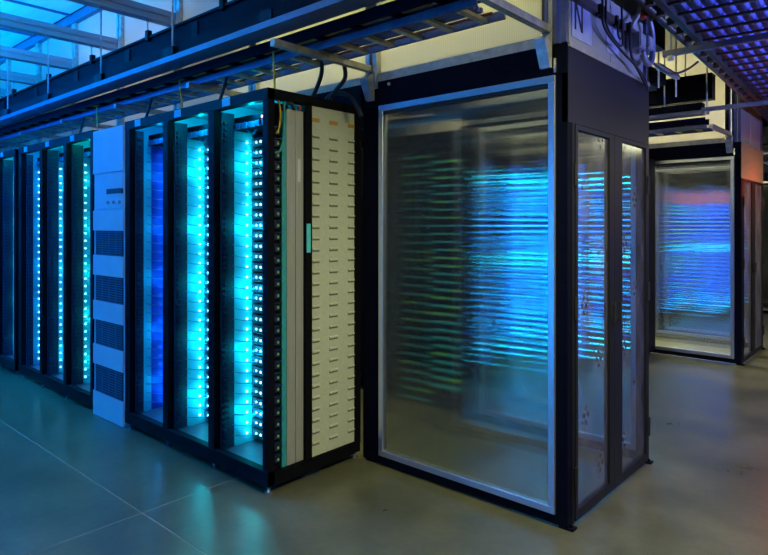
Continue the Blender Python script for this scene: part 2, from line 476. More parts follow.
def make_rack(dx, label, end_side, lit):
    base = (XE + dx, YR, 0)
    t = thing('server_rack', label, 'server rack', base, 'three-bay server racks in the front row')
    off = (XE, YR, 0)
    def P(name, mb, mats, par=t, **k): return mb.build(name, mats, par, off, **k)
    posts = [(-2.935, -2.883), (-3.518, -3.448), (-4.107, -4.037), (-4.694, -4.620)]
    for (a, b) in posts:
        P('front_post', MB().box(a, b, YR, YR + 0.05, 0.05, 2.40), 'black_steel', bevel=0.003)
        P('rear_post', MB().box(a, b, 2.945, 2.995, 0.05, 2.40), 'black_steel')
    xl, xr = -4.694, -2.883
    P('top_rail', MB().box(xl, xr, YR - 0.002, YR + 0.05, 2.335, 2.402), 'black_steel', bevel=0.003)
    P('bottom_rail', MB().box(xl, xr, YR - 0.002, YR + 0.05, 0.045, 0.135), 'black_steel', bevel=0.003)
    P('side_rail', MB().box(xr - 0.05, xr + 0.001, YR + 0.05, 2.945, 2.345, 2.402), 'black_steel')
    P('side_rail', MB().box(xr - 0.05, xr + 0.001, YR + 0.05, 2.945, 0.045, 0.12), 'black_steel')
    P('roof', MB().box(xl, xr - 0.05, YR + 0.05, 2.995, 2.385, 2.40), 'cyan_lit_sheet')
    P('back_panel', MB().box(xl + 0.05, xr - 0.05, 2.985, 2.995, 0.12, 2.36), 'black_steel')
    for i, (a, b) in enumerate(BAYS):
        P('floor_tray', MB().box(a, b, YR + 0.05, SFY + 0.02, 0.10, 0.115), 'lip_steel')
        wx = a - 0.035 if i < 2 else a - 0.04
        P('divider', MB().box(wx, a, YR + 0.05, 2.945, 0.115, 2.385), 'cyan_lit_sheet')
        # comb-like cable manager on the front of the divider
        m = MB().box(a, a + 0.012, YR + 0.05, 2.362 if i < 2 else 2.325, 0.12, 2.33)
        for k in range(58):
            z = 0.16 + k * PITCH_U * 0.52
            m.box(a + 0.012, a + 0.030, YR + 0.062, YR + 0.080, z, z + 0.018)
            m.box(a + 0.012, a + 0.026, 2.300, 2.318, z, z + 0.014)
        P('cable_comb', m, 'comb_plastic')
        # equipment bar at the top of the bay, with small plugs
        m = MB().box(a + 0.002, b - 0.01, 2.37, SFY + 0.3, 2.222, 2.305)
        P('power_bar', m, 'navy_steel')
        for k in range(6):
            x = a + 0.04 + k * 0.07
            P('plug', MB().box(x, x + 0.045, 2.352, 2.37, 2.225, 2.262), 'blue_cable')
        P('indicator', MB().box(a + 0.30, a + 0.33, 2.364, 2.37, 2.272, 2.29), 'led_red')
        # drooping leads under the bar
        lead = MB().tube(curve_pts([(a + 0.02, 2.36, 2.22), (a + 0.05, 2.40, 2.25), (a + 0.12, 2.43, 2.20), (a + 0.20, 2.42, 2.25)]), 0.007, 6)
        P('lead', lead, 'blue_cable', smooth=True)
        # sticker on the top rail
        sx = a + 0.10
        P('sticker', MB().box(sx, sx + 0.085, YR - 0.006, YR - 0.002, 2.345, 2.395), 'cyan_label')
        # LEDs that light the inside of this bay
        cyan = lit[i]
        if end_side:
            for k in range(NSRV):
                point('bay_led_light', (a + 0.030 - off[0], 2.482 - off[1], Z0 + 0.03 + k * PITCH_U), cyan[1] * random.uniform(0.05, 0.11), cyan[0], 0.006, t)
        for k in range(5):
            point('bay_led_light', (a + 0.10 - off[0], 2.46 - off[1], 0.32 + k * 0.42), cyan[1] * random.uniform(0.8, 1.2), cyan[0], 0.008, t)
        point('bay_led_light', (a + 0.25 - off[0], 2.33 - off[1], 2.312), cyan[1] * 2.0, cyan[0], 0.006, t)
        # column of indicator LEDs along the divider
        m = MB(); yl = 2.470 if end_side else 2.385
        for k in range(NSRV if not (end_side and i == 2) else 0):
            z = Z0 + 0.03 + k * PITCH_U
            m.tube([(a + 0.004, yl, z), (a + 0.010, yl, z)], [0.010, 0.006], 8)
        if m.v:
            q_ = P('led_strip', m, 'led_white'); q_['kind'] = 'stuff'
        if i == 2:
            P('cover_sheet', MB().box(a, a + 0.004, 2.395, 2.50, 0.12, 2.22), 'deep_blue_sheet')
    for (x, y) in ((-2.91, 2.24), (-3.483, 2.24), (-4.072, 2.24), (-4.657, 2.24), (-2.91, 2.97), (-4.657, 2.97)):
        f = MB().tube([(x, y, 0.0), (x, y, 0.012)], 0.022, 10); f.tube([(x, y, 0.012), (x, y, 0.055)], 0.008, 8)
        P('levelling_foot', f, 'chrome')
    if end_side:
        # end wall: open strip with brackets, silver cover, post, cream slotted panel
        X = XE
        P('side_post', MB().box(X - 0.05, X + 0.001, 2.505, 2.560, 0.11, 2.36), 'black_steel', bevel=0.003)
        P('side_post', MB().box(X - 0.05, X + 0.001, 2.975, 2.998, 0.11, 2.36), 'black_steel')
        s1 = P('silver_cover', MB().box(X - 0.04, X - 0.018, 2.372, 2.437, 0.125, 2.30), 'silver_panel', bevel=0.002)
        P('silver_cover', MB().box(X - 0.04, X - 0.018, 2.441, 2.503, 0.125, 2.30), 'silver_panel', bevel=0.002)
        P('cover_label', MB().box(X - 0.018, X - 0.016, 2.455, 2.478, 1.86, 2.00), 'white_paint', s1)
        P('teal_edge', MB().box(X - 0.045, X - 0.02, 2.334, 2.370, 0.125, 2.28), 'teal_cable')
        P('shade_backing', MB().box(X - 0.052, X - 0.046, YR + 0.05, 2.40, 0.12, 2.33), 'navy_steel')  # dark sheet added to hide the bright bay behind the open strip
        for k in range(NSRV):
            z = Z0 + k * PITCH_U
            m = MB().box(X - 0.046, X - 0.010, 2.266, 2.332, z + 0.055, z + 0.060, 0)
            m.box(X - 0.046, X - 0.030, 2.29, 2.325, z + 0.012, z + 0.05, 0)
            m.prism([(X - 0.03, 2.268, z + 0.06), (X - 0.03, 2.30, z + 0.06), (X - 0.03, 2.268, z + 0.03)], (0.01, 0, 0), 0)
            m.box(X - 0.030, X - 0.026, 2.308, 2.318, z + 0.022, z + 0.036, 1)
            P('bracket', m, ['bracket_navy', 'led_small_green'])
        cp = P('slotted_panel', MB().box(X - 0.03, X - 0.008, 2.562, 2.974, 0.125, 2.345), 'cream_steel', bevel=0.002)
        slot_me = None
        cols = (2.568, 2.715, 2.885)
        for c, y in enumerate(cols):
            wdt = 0.075 if c else 0.06
            for k in range(28):
                z = 0.205 + k * 0.0722
                key = 'a' if c else 'b'
                if slot_me is None or key not in slot_me:
                    slot_me = slot_me or {}
                    m = MB().box(0.0, 0.0012, 0, wdt, -0.011, 0.006, 0)
                    m.prism([(0.0012, 0, 0.003), (0.0012, wdt, 0.003), (0.0012, wdt, 0.012), (0.0012, 0, 0.012)], (0.004, 0, -0.003), 1)
                    o = m.build('slot', ['slot_shade', 'cream_steel'], cp); slot_me[key] = o.data
                else:
                    o = bpy.data.objects.new('slot', slot_me[key]); COL.objects.link(o); o.parent = cp
                o.location = (X - 0.008 - off[0], y - off[1], z)
            P('orange_tag', MB().box(X - 0.008, X - 0.006, y, y + wdt, 2.245, 2.27), 'orange_label', cp)
        P('cyan_tag', MB().box(X + 0.001, X + 0.003, 2.512, 2.545, 1.42, 1.60), 'cyan_label')
        # leads dropping in at the top of the open strip
        P('lead', MB().tube(curve_pts([(X - 0.02, 2.31, 2.34), (X - 0.015, 2.318, 2.27), (X - 0.01, 2.305, 2.18), (X - 0.02, 2.29, 2.14)]), 0.006, 6), 'yellow_fibre', smooth=True)
        P('lead', MB().tube(curve_pts([(X - 0.02, 2.35, 2.34), (X - 0.012, 2.345, 2.22), (X - 0.012, 2.325, 2.06), (X - 0.02, 2.28, 2.02)]), 0.008, 6), 'teal_cable', smooth=True)
        P('lead', MB().tube(curve_pts([(X - 0.03, 2.38, 2.34), (X - 0.02, 2.41, 2.335), (X - 0.02, 2.43, 2.30)]), 0.012, 6), 'rubber_cable', smooth=True)
        P('indicator', MB().box(X - 0.03, X - 0.014, 2.462, 2.485, 2.305, 2.33), 'red_plastic')
    return t

def server_proto(width):
    t = thing('server', '', 'server', (0, 0, 0))
    m = MB().box(0.0, width, 0.0, 0.40, 0.0, 0.058)
    m.box(0.17, width - 0.02, -0.006, 0.0, 0.008, 0.05)
    o = m.build('chassis', 'server_face', t)
    MB().box(0.025, 0.14, -0.003, 0.0, 0.006, 0.052).build('port_plate', 'comb_plastic', t)
    for x in (0.045, 0.092):
        MB().tube([(x + 0.008, -0.003, 0.03), (x + 0.008, -0.008, 0.03)], [0.0095, 0.006], 8).build('led', 'led_white', t)
    MB().tube([(0.155, 0, 0.029), (0.155, -0.03, 0.029), (0.20, -0.03, 0.029), (0.20, 0, 0.029)], 0.004, 6).build('handle', 'galvanised', t)
    MB().tube(curve_pts([(-0.002, -0.155, 0.044), (0.02, -0.10, 0.030), (0.05, -0.05, 0.026), (0.082, -0.006, 0.033)], 4), 0.0028, 5).build('patch_cable', 'blue_cable', t)
    return t

C1, C2, C3 = (0.0, 0.80, 1.0), (0.0, 0.45, 1.0), (0.0, 1.0, 0.75)
racks = [
    (0.0, 'three-bay black server rack with silver cover and cream slotted end panel', True,
     [(C1, 0.90), (C1, 0.85), (C2, 0.60)]),
    (-2.402, 'three-bay black server rack on the far side of the vented cabinet', False,
     [(C3, 0.60), (C1, 0.55), (C2, 0.5)]),
    (-4.317, 'three-bay black server rack farthest along the row from the glazed enclosure', False,
     [(C1, 0.55), (C2, 0.40), (C2, 0.40)]),
]
baywords = ['bay beside the end with the cream slotted panel', 'middle bay of the rack with the cream slotted panel',
            'bay between vented cabinet and middle bay, cream-panelled rack']
baywords2 = ['bay directly beyond the vented cabinet', 'middle bay of the rack beyond the vented cabinet', 'farthest bay of the rack beyond the vented cabinet']
proto = None
for ri, (dx, lab, es, lit) in enumerate(racks):
    make_rack(dx, lab, es, lit)
    for bi, (a, b) in enumerate(BAYS):
        if ri == 2 and bi > 0: continue
        if ri == 0: lb = 'blue-lit server in the ' + baywords[bi]
        elif ri == 1: lb = 'blue-lit server in the ' + baywords2[bi]
        else: lb = 'blue-lit server in the rack farthest from the glazed enclosure'
        for k in range(NSRV):
            if proto is None:
                proto = server_proto(0.478); o = proto
            else:
                o = copy_tree(proto)
            o.location = (a + dx + 0.012, SFY, Z0 + k * PITCH_U)
            o['label'] = lb; o['group'] = 'servers: ' + lb[lb.index('in the'):]
        # the bottom server rests on a shelf of the rack

# ------------------------------------------------------------------ vented cabinet between the racks
def cabinet(xr, xl, label):
    base = ((xr + xl) / 2, 2.19, 0)
    t = thing('battery_cabinet', label, 'cabinet', base)
    off = base
    def P(name, mb, mats, par=t, **k): return mb.build(name, mats, par, off, **k)
    y = 2.203
    P('body', MB().box(xl, xr, y + 0.012, 2.975, 0.0, 2.385), 'white_paint', bevel=0.004)
    P('top_door', MB().box(xl + 0.004, xr - 0.004, y, y + 0.012, 2.02, 2.38), 'white_paint', bevel=0.002)
    pl = P('control_plate', MB().box(xl + 0.06, xr - 0.01, y + 0.002, y + 0.012, 1.725, 2.01), 'white_paint', bevel=0.002)
    P('slot', MB().box(xl + 0.26, xr - 0.03, y - 0.001, y + 0.002, 1.845, 1.885), 'vent_dark', pl)
    for k in range(3):
        x = xl + 0.30 + k * 0.10
        P('switch', MB().tube([(x, y + 0.002, 1.775), (x, y - 0.010, 1.775)], 0.014, 10), 'chrome', pl)
    P('latch', MB().box(xr - 0.02, xr - 0.008, y - 0.012, y + 0.002, 1.84, 1.88), 'chrome')
    for (z0, z1) in ((1.344, 1.546), (0.964, 1.174), (0.599, 0.801), (0.203, 0.428)):
        g = P('grille', MB().box(xl + 0.05, xr - 0.02, y + 0.004, y + 0.012, z0, z1), 'vent_dark')
        m = MB()
        for k in range(5):
            z = z0 + 0.004 + k * 0
        nsl = 11
        m = MB()
        for k in range(nsl):
            z = z0 + (k + 0.15) * (z1 - z0) / nsl
            m.box(xl + 0.05, xr - 0.02, y + 0.0015, y + 0.004, z, z + 0.0065)
        for k in range(4):
            x = xl + 0.05 + (xr - xl - 0.07) * (k + 0.0) / 4
            m.box(x, x + 0.012, y + 0.001, y + 0.004, z0, z1)
        P('grille_bars', m, 'blue_grey_steel', g)
    zs = [(0.0, 0.203), (0.428, 0.599), (0.801, 0.964), (1.174, 1.344), (1.546, 1.715)]
    for (z0, z1) in zs:
        P('front_panel', MB().box(xl + 0.004, xr - 0.004, y, y + 0.012, z0 + 0.002, z1 - 0.002), 'white_paint', bevel=0.002)
cabinet(-4.697, -5.255, 'pale vented battery cabinet standing between two black server racks')

# ------------------------------------------------------------------ aisle enclosures
def enclosure(dx, dy, label, poly, xleft=-2.86, endmat='grey_black'):
    t = thing('aisle_enclosure', label, 'enclosure', ((XP + xleft) / 2 + dx, (YP + YQ) / 2 + dy, 0), 'glazed hot aisle enclosures')
    off = ((XP + xleft) / 2, (YP + YQ) / 2, 0)
    def P(name, mb, mats, par=t, **k): return mb.build(name, mats, par, off, **k)
    xl = xleft
    for side, (y0, y1, pm) in enumerate(((YP, YP + 0.05, poly), (YQ - 0.05, YQ, 'polycarbonate_far'))):
        P('base_rail', MB().box(xl, XP, y0, y1, 0.012, 0.062), 'black_steel')
        P('header', MB().box(xl, XP - (0.0), y0 - 0.004, y1, 2.385, 2.545), 'navy_steel')
        P('post', MB().box(xl, -2.71, y0, y1, 0.062, 2.385), 'navy_steel')
        P('post', MB().box(-1.455, XP, y0, y1, 0.062, 2.385), 'grey_black' if 0 else 'navy_steel')
        ya, yb = (y0 - 0.012, y0 + 0.03) if side == 0 else (y1 - 0.03, y1 + 0.012)
        a, b, c, e = -2.71, -1.457, 0.064, 2.383
        fw = 0.038
        fr = P('pane_frame', MB().box(a, b, ya, yb, c, c + fw), 'aluminium', bevel=0.003)
        P('pane_frame', MB().box(a, b, ya, yb, e - fw, e), 'aluminium', bevel=0.003)
        P('pane_frame', MB().box(a, a + fw, ya, yb, c + fw, e - fw), 'aluminium', bevel=0.003)
        P('pane_frame', MB().box(b - fw, b, ya, yb, c + fw, e - fw), 'aluminium', bevel=0.003)
        # black gasket under the top bar
        P('gasket', MB().box(a + fw, b - fw, ya + 0.008, yb, e - fw - 0.022, e - fw), 'ink')
        P('pane', MB().box(a + fw, b - fw, ya + 0.018, ya + 0.028, c + fw, e - fw - 0.022), pm)
    # end: dark header plate, posts, doors
    P('end_header', MB().box(XP - 0.03, XP + 0.004, YP + 0.0, YQ, 2.13, 2.53), endmat)
    P('end_trim', MB().box(XP - 0.02, XP + 0.012, YP, YQ, 2.522, 2.545), 'zinc_strut')
    P('corner_post', MB().box(XP - 0.03, XP + 0.004, YP + 0.05, YP + 0.075, 0.012, 2.13), 'grey_black')
    P('corner_post', MB().box(XP - 0.03, XP + 0.004, YQ - 0.03, YQ, 0.012, 2.13), 'grey_black')
    for (y0, y1, hs) in ((YP + 0.077, 3.612, 1), (3.616, YQ - 0.032, -1)):
        dr = P('door', MB().box(XP - 0.025, XP + 0.010, y0, y1, 0.022, 0.075), 'grey_black')
        sl, sr = (0.028, 0.070) if hs > 0 else (0.110, 0.035)
        sl, sr = (0.030, 0.070) if hs > 0 else (0.125, 0.040)
        P('stile', MB().box(XP - 0.025, XP + 0.010, y0, y0 + sl, 0.075, 2.125), 'grey_black', dr)
        P('stile', MB().box(XP - 0.025, XP + 0.010, y1 - sr, y1, 0.075, 2.125), 'grey_black', dr)
        P('rail', MB().box(XP - 0.025, XP + 0.010, y0 + sl, y1 - sr, 2.10, 2.125), 'grey_black', dr)
        P('pane', MB().box(XP - 0.010, XP - 0.004, y0 + sl, y1 - sr, 0.075, 2.10), 'door_film', dr)
        yh = y1 - 0.045 if hs > 0 else y0 + 0.04
        hd = MB().box(XP + 0.010, XP + 0.016, yh - 0.012, yh + 0.012, 1.02, 1.14)
        hd.box(XP + 0.016, XP + 0.032, yh - 0.006, yh + 0.006, 1.03, 1.045); hd.box(XP + 0.016, XP + 0.032, yh - 0.006, yh + 0.006, 1.115, 1.13)
        hd.box(XP + 0.028, XP + 0.036, yh - 0.008, yh + 0.008, 1.02, 1.14)
        P('handle', hd, 'ink', dr)
        ye = y0 - 0.006 if hs > 0 else y1 - 0.006
        for z in (0.25, 1.15, 1.86):
            P('hinge', MB().tube([(XP + 0.012, ye + 0.006, z - 0.06), (XP + 0.012, ye + 0.006, z + 0.06)], 0.012, 8), 'ink', dr)
    for (x, y) in ((XP - 0.02, YP + 0.02), (XP - 0.02, YQ - 0.02), (xl + 0.05, YP + 0.025), (xl + 0.05, YQ - 0.025)):
        f = MB().box(x - 0.03, x + 0.05, y - 0.02, y + 0.03, 0, 0.012)
        f.tube([(x + 0.03, y, 0.012), (x + 0.03, y, 0.03)], 0.008, 8)
        P('foot', f, 'black_steel')
    # bolt heads on the header
    for x in (-2.80, -2.62, -1.50):
        P('bolt', MB().tube([(x, YP - 0.004, 2.515), (x, YP - 0.012, 2.515)], 0.011, 8), 'galvanised')
    P('latch_pin', MB().box(-1.462, -1.450, YP - 0.012, YP - 0.004, 2.395, 2.47), 'chrome')
    return t
enclosure(0, 0, 'glazed aisle enclosure standing against the end of the cream-panelled rack', 'polycarbonate')
enclosure(POD2[0], POD2[1], 'farther glazed aisle enclosure with red light on its end', 'polycarbonate', endmat='tan_steel')
enclosure(POD3[0], POD3[1], 'farthest glazed aisle enclosure beyond the one with red light', 'polycarbonate')

# ------------------------------------------------------------------ racks seen through the enclosures
def far_rack(x1, y, front, label, cols, glow=None, wid=1.75, depth=0.75, mixed=False, back=0):
    """front=True: server faces look towards -Y (the camera side); else their backs do"""
    t = thing('server_rack', label, 'server rack', (x1 - wid / 2, y + depth / 2, 0), 'server racks behind the enclosures')
    off = (x1 - wid / 2, y + depth / 2, 0)
    def P(name, mb, mats, par=t, **k): return mb.build(name, mats, par, off, **k)
    P('body', MB().box(x1 - wid, x1, y + 0.10, y + depth, 0.05, 2.40), 'black_steel')
    nb = 3; bw = wid / nb
    for i in range(nb + 1):
        a = x1 - wid + i * bw
        P('post', MB().box(max(a - 0.03, x1 - wid), min(a + 0.03, x1), y, y + 0.10, 0.05, 2.40), 'black_steel')
    P('top_rail', MB().box(x1 - wid + 0.03, x1 - 0.03, y, y + 0.10, 2.34, 2.40), 'black_steel')
    P('bottom_rail', MB().box(x1 - wid + 0.03, x1 - 0.03, y, y + 0.10, 0.05, 0.12), 'black_steel')
    P('foot', MB().box(x1 - wid + 0.05, x1 - 0.05, y + 0.1, y + depth - 0.05, 0.0, 0.05), 'black_steel')
    rnd = random.Random(int(x1 * 100 + y * 37))
    fa, ba = MB(), MB()
    for i in range(nb):
        a = x1 - wid + i * bw + 0.035; b = a + bw - 0.07
        for k in range(NSRV):
            z = Z0 + k * PITCH_U
            fa.box(a, b, y + 0.055, y + 0.10, z, z + 0.058)
            hot = (k % 29 in (0, 1, 14, 15, 27, 28)) if front else False
            for q in range(0 if (front or i == nb - 1) else 3, 3):
                x = a + 0.01 + q * (b - a - 0.02) / 3
                if not front and q == 0: continue
                mi = 1 if hot else (0 if rnd.random() < 0.75 else 2)
                if mixed: mi = 4 if k >= NSRV - 3 else (3 if (i == 0 or (i == 1 and q == 0)) and rnd.random() < 0.8 else (0 if hot else 2))
                ba.box(x, x + 0.15, y + 0.048, y + (0.055 if front else 0.10), z + 0.018, z + 0.034, mi)
    if front:
        s = P('server_faces', fa, 'server_face'); s['kind'] = 'stuff'
    s = P('led_bank', ba, cols); s['kind'] = 'stuff'
    for i in range(nb if back else 0):
        a = x1 - wid + i * bw + bw / 2
        area('rack_glow', (a - off[0], y + depth + 0.02 - off[1], 1.2), (0.3, 2.0), back, DBL, (math.pi / 2, 0, 0), t)
    if glow:
        for i in range(nb):
            a = x1 - wid + i * bw + bw / 2
            area('rack_glow', (a - off[0], y + 0.0 - off[1], 1.2), (0.04, 2.1), glow[1], glow[0], (-math.pi / 2, 0, 0), t)
    return t
FR = ['led_far', 'led_far_hot', 'led_far_dim']
GR = ['led_green_teal', 'led_green', 'led_green']
far_rack(-2.48, 7.06, True, 'blue-lit server rack facing the cream-panelled one across the enclosure', FR, ((0.0, 0.16, 1.0), 3.5))
far_rack(-4.27, 7.06, True, 'blue-lit server rack in the second row, one farther along', FR, ((0.0, 0.16, 1.0), 3.5))
far_rack(-6.06, 7.06, True, 'blue-lit server rack in the second row, two farther along', FR, ((0.0, 0.16, 1.0), 3.5))
far_rack(-2.885, 4.26, False, 'server rack backing onto the first enclosure, green lights behind it', GR, back=2.5)
far_rack(-2.90, 9.12, False, 'server rack backing onto the second enclosure, green lights behind it', GR)
far_rack(-2.36, 11.9, True, 'server rack in the third row with green, blue and red lights', FR + ['led_third_green', 'led_third_red'], (BLUE, 1.5), mixed=True)
far_rack(-4.22, 11.9, True, 'blue-lit server rack in the third row, second from the hall', FR, (BLUE, 1.5))

opp = far_rack(-2.6, -2.2, True, 'blue-lit server rack facing the front row across the aisle', FR, (DBL, 11))
opp.rotation_euler.z = math.pi
# ------------------------------------------------------------------ overhead ducts, trays and struts
def overhead(dx, dy, xr, xl, words, detail):
    g = 'overhead runs above ' + words
    def run(name, mbs, label, cat, base):
        t = thing(name, label, cat, (base[0] + dx, base[1] + dy, base[2]), g)
        for (pn, mb, mt, sm) in mbs:
            mb.build(pn, mt, t, base, smooth=sm)
        return t
    # front power duct with pale bottom lip
    m = MB().box(xl, xr, 2.30, 2.42, 2.815, 2.915)
    lip = MB().box(xl, xr, 2.285, 2.43, 2.79, 2.812); lip.box(xl, xr, 2.278, 2.286, 2.79, 2.83)
    jn = []
    x = xl + 0.6
    while x < xr:
        jn.append(('joint_cover', MB().box(x, x + 0.12, 2.292, 2.30, 2.835, 2.905), 'black_steel', 0)); x += 1.19
    hg = []
    if not detail:
        for x in (xr - 0.4, xr - 2.0):
            hg.append(('hanger', MB().tube([(x, 2.36, 2.915), (x, 2.36, TOP_Z + 0.04)], 0.008, 6), 'galvanised', 0))
    run('power_duct', [('body', m, 'navy_steel', 0), ('lip', lip, 'lip_steel', 0)] + jn + hg,
        'long dark power duct with blue-grey lower lip above ' + words, 'duct', (xr, 2.36, 2.79))
    # rear duct, higher
    m = MB().box(xl, xr, 2.72, 2.86, 3.02, 3.29)
    tp = MB().box(xl, xr, 2.70, 2.88, 3.29, 3.31)
    jn = []; x = xl + 0.3
    while x < xr:
        jn.append(('joint_cover', MB().box(x, x + 0.10, 2.708, 2.72, 3.05, 3.27), 'black_steel', 0)); x += 1.19
    hg = []
    if not detail:
        for x in (xr - 0.3, xr - 1.9):
            hg.append(('hanger', MB().tube([(x, 2.79, 3.31), (x, 2.79, TOP_Z + 0.04)], 0.008, 6), 'galvanised', 0))
    run('cable_trough', [('body', m, 'navy_steel', 0), ('lid', tp, 'black_steel', 0)] + jn + hg,
        'tall dark cable trough hung behind the power duct above ' + words, 'cable trough', (xr, 2.79, 3.02))
    # upper ladder tray
    za = 2.735
    ra = MB().box(xl, xr, 2.418, 2.436, za - 0.03, za + 0.035); rb = MB().box(xl, xr, 2.580, 2.598, za - 0.03, za + 0.035)
    tr = run('ladder_tray', [('rail', ra, 'navy_steel', 0), ('rail', rb, 'navy_steel', 0)],
             'narrow black ladder tray carrying yellow fibre above ' + words, 'cable tray', (xr, 2.51, za - 0.03))
    rm = None; x = xr - 0.2
    while x > max(xl, -9):
        if rm is None:
            o = MB().box(-0.02, 0.02, 2.436, 2.580, za - 0.025, za - 0.005).build('rung', 'navy_steel', tr, (0, 2.51, za - 0.03)); rm = o.data
        else:
            o = bpy.data.objects.new('rung', rm); COL.objects.link(o); o.parent = tr
        o.location.x = x - xr; x -= 0.30
    # lower, wider ladder tray
    zb = 2.655
    ra = MB().box(xl, xr, 2.49, 2.506, zb, zb + 0.045); rb = MB().box(xl, xr, 2.752, 2.768, zb, zb + 0.045)
    tr2 = run('ladder_tray', [('rail', ra, 'blue_grey_steel', 0), ('rail', rb, 'blue_grey_steel', 0)],
              'wide blue-grey ladder tray with pale rungs above ' + words, 'cable tray', (xr, 2.63, zb))
    rm = None; x = xr - 0.12
    while x > max(xl, -9):
        if rm is None:
            o = MB().box(-0.02, 0.02, 2.506, 2.752, zb + 0.003, zb + 0.022).build('rung', 'rung', tr2, (0, 2.63, zb)); rm = o.data
        else:
            o = bpy.data.objects.new('rung', rm); COL.objects.link(o); o.parent = tr2
        o.location.x = x - xr; x -= 0.215
    # struts across, from the wall posts
    for x in [p for p in POSTX if xl < p < xr + 0.2]:
        m = MB().box(x - 0.02, x + 0.02, 2.16 if x > -3 else 2.40, 2.985, 2.612, 2.650)
        m2 = MB().prism([(x - 0.03, 2.90, 2.56), (x - 0.03, 2.985, 2.612), (x - 0.03, 2.985, 2.42), (x - 0.03, 2.965, 2.42)], (0.06, 0, 0))
        t = thing('support_strut', 'pale metal strut carrying cable trays above ' + words, 'strut', (x + dx, 2.98 + dy, 2.42), 'support struts above ' + words)
        m.build('arm', 'zinc_strut', t, (x, 2.98, 2.42)); m2.build('gusset', 'galvanised', t, (x, 2.98, 2.42))
        h = MB()
        for q in range(4):
            z = 2.45 + q * 0.035
            h.tube([(x, 2.962 - q * 0.016, z), (x, 2.955 - q * 0.016, z)], 0.008, 6)
        h.build('bolt', 'chrome', t, (x, 2.98, 2.42))
    if not detail:
        return
    # yellow fibre lying in the upper tray
    def cable(pts, r, mt, label):
        m = MB().tube(curve_pts(pts), r, 6)
        single('cable', m, mt, label, 'cable', tuple(pts[0]), 'cables above ' + words, smooth=True)
    rn = random.Random(3)
    pts = [(xr - 0.1 - k * 0.35, 2.490 + rn.uniform(-0.012, 0.012), za + 0.011 + rn.uniform(0, 0.012)) for k in range(24)]
    cable(pts, 0.013, 'yellow_fibre', 'yellow fibre cable lying along the narrow ladder tray')
    pts = [(xr - 0.3 - k * 0.31, 2.527 + rn.uniform(-0.010, 0.010), za + 0.008 + rn.uniform(0, 0.01)) for k in range(26)]
    cable(pts, 0.010, 'yellow_fibre', 'second thinner yellow fibre cable lying along the narrow ladder tray')
    pts = [(xr - 0.05 - k * 0.5, 2.715 + rn.uniform(-0.004, 0.004), zb + 0.031) for k in range(16)]
    cable(pts, 0.008, 'brown_cable', 'brown cable lying along the wide ladder tray')
    for q, (wd, mt) in enumerate((('first', 'slate_cable'), ('second', 'slate_cable'), ('third', 'slate_cable'), ('fourth', 'slate_cable'), ('fifth', 'slate_cable'))):
        y = 2.53 + q * 0.034
        pts = [(xr - 0.08 - k * 0.6, y + rn.uniform(-0.004, 0.004), zb + 0.039) for k in range(16)]
        cable(pts, 0.0155, mt, wd + ' thick slate-blue cable from the aisle side in the wide ladder tray')
    for q, wd in enumerate(('nearer', 'farther')):
        pts = [(xr - 0.15 - k * 0.45, 2.451 + q * 0.112 + rn.uniform(-0.003, 0.003), za + 0.010) for k in range(20)]
        cable(pts, 0.012, 'rubber_cable', 'black cable along the rail of the narrow ladder tray, ' + wd + ' to the aisle' if q == 0 else 'black cable along the wall-side rail of the narrow ladder tray')
    # drops from the trays into the racks
    cable([(-3.15, 2.46, za + 0.02), (-3.12, 2.44, za - 0.05), (-3.10, 2.43, 2.55), (-3.08, 2.42, 2.395)], 0.007, 'yellow_fibre', 'yellow fibre cable dropping into the cream-panelled rack')
    cable([(-4.30, 2.46, za + 0.02), (-4.27, 2.44, za - 0.05), (-4.22, 2.43, 2.52), (-4.18, 2.42, 2.395)], 0.006, 'yellow_fibre', 'yellow fibre cable dropping beside the vented cabinet')
    cable([(-5.75, 2.46, za + 0.02), (-5.73, 2.44, za - 0.05), (-5.70, 2.43, 2.52), (-5.66, 2.42, 2.395)], 0.006, 'yellow_fibre', 'yellow fibre cable dropping beyond the vented cabinet')
    cable([(-2.98, 2.72, zb + 0.05), (-2.97, 2.72, 2.60), (-3.02, 2.72, 2.50), (-3.07, 2.70, 2.40)], 0.014, 'rubber_cable', 'thick black cable bending down from tray to rack top')
    cable([(-2.82, 2.76, zb + 0.03), (-2.80, 2.77, 2.55), (-2.88, 2.76, 2.47), (-2.93, 2.75, 2.41)], 0.014, 'rubber_cable', 'thick black cable looping at the rack corner')
    cable([(-3.05, 2.80, 2.41), (-2.95, 2.81, 2.47), (-2.82, 2.82, 2.44), (-2.76, 2.84, 2.36), (-2.74, 2.86, 2.30)], 0.016, 'rubber_cable', 'thick black cable arching over the end of the rack roof')
    for (xx, lb) in ((-3.75, 'black cable slanting down over the middle bay'), (-4.85, 'black cable slanting down over the vented cabinet'), (-6.2, 'black cable slanting down beyond the vented cabinet')):
        cable([(xx, 2.52, zb + 0.02), (xx - 0.05, 2.5, 2.52), (xx - 0.10, 2.48, 2.41)], 0.012, 'rubber_cable', lb)
overhead(0, 0, -1.62, -12.0, 'the front row', True)
overhead(POD2[0], POD2[1], -1.62, -5.0, 'the second row', False)
overhead(POD3[0], POD3[1], -1.62, -5.0, 'the third row', False)

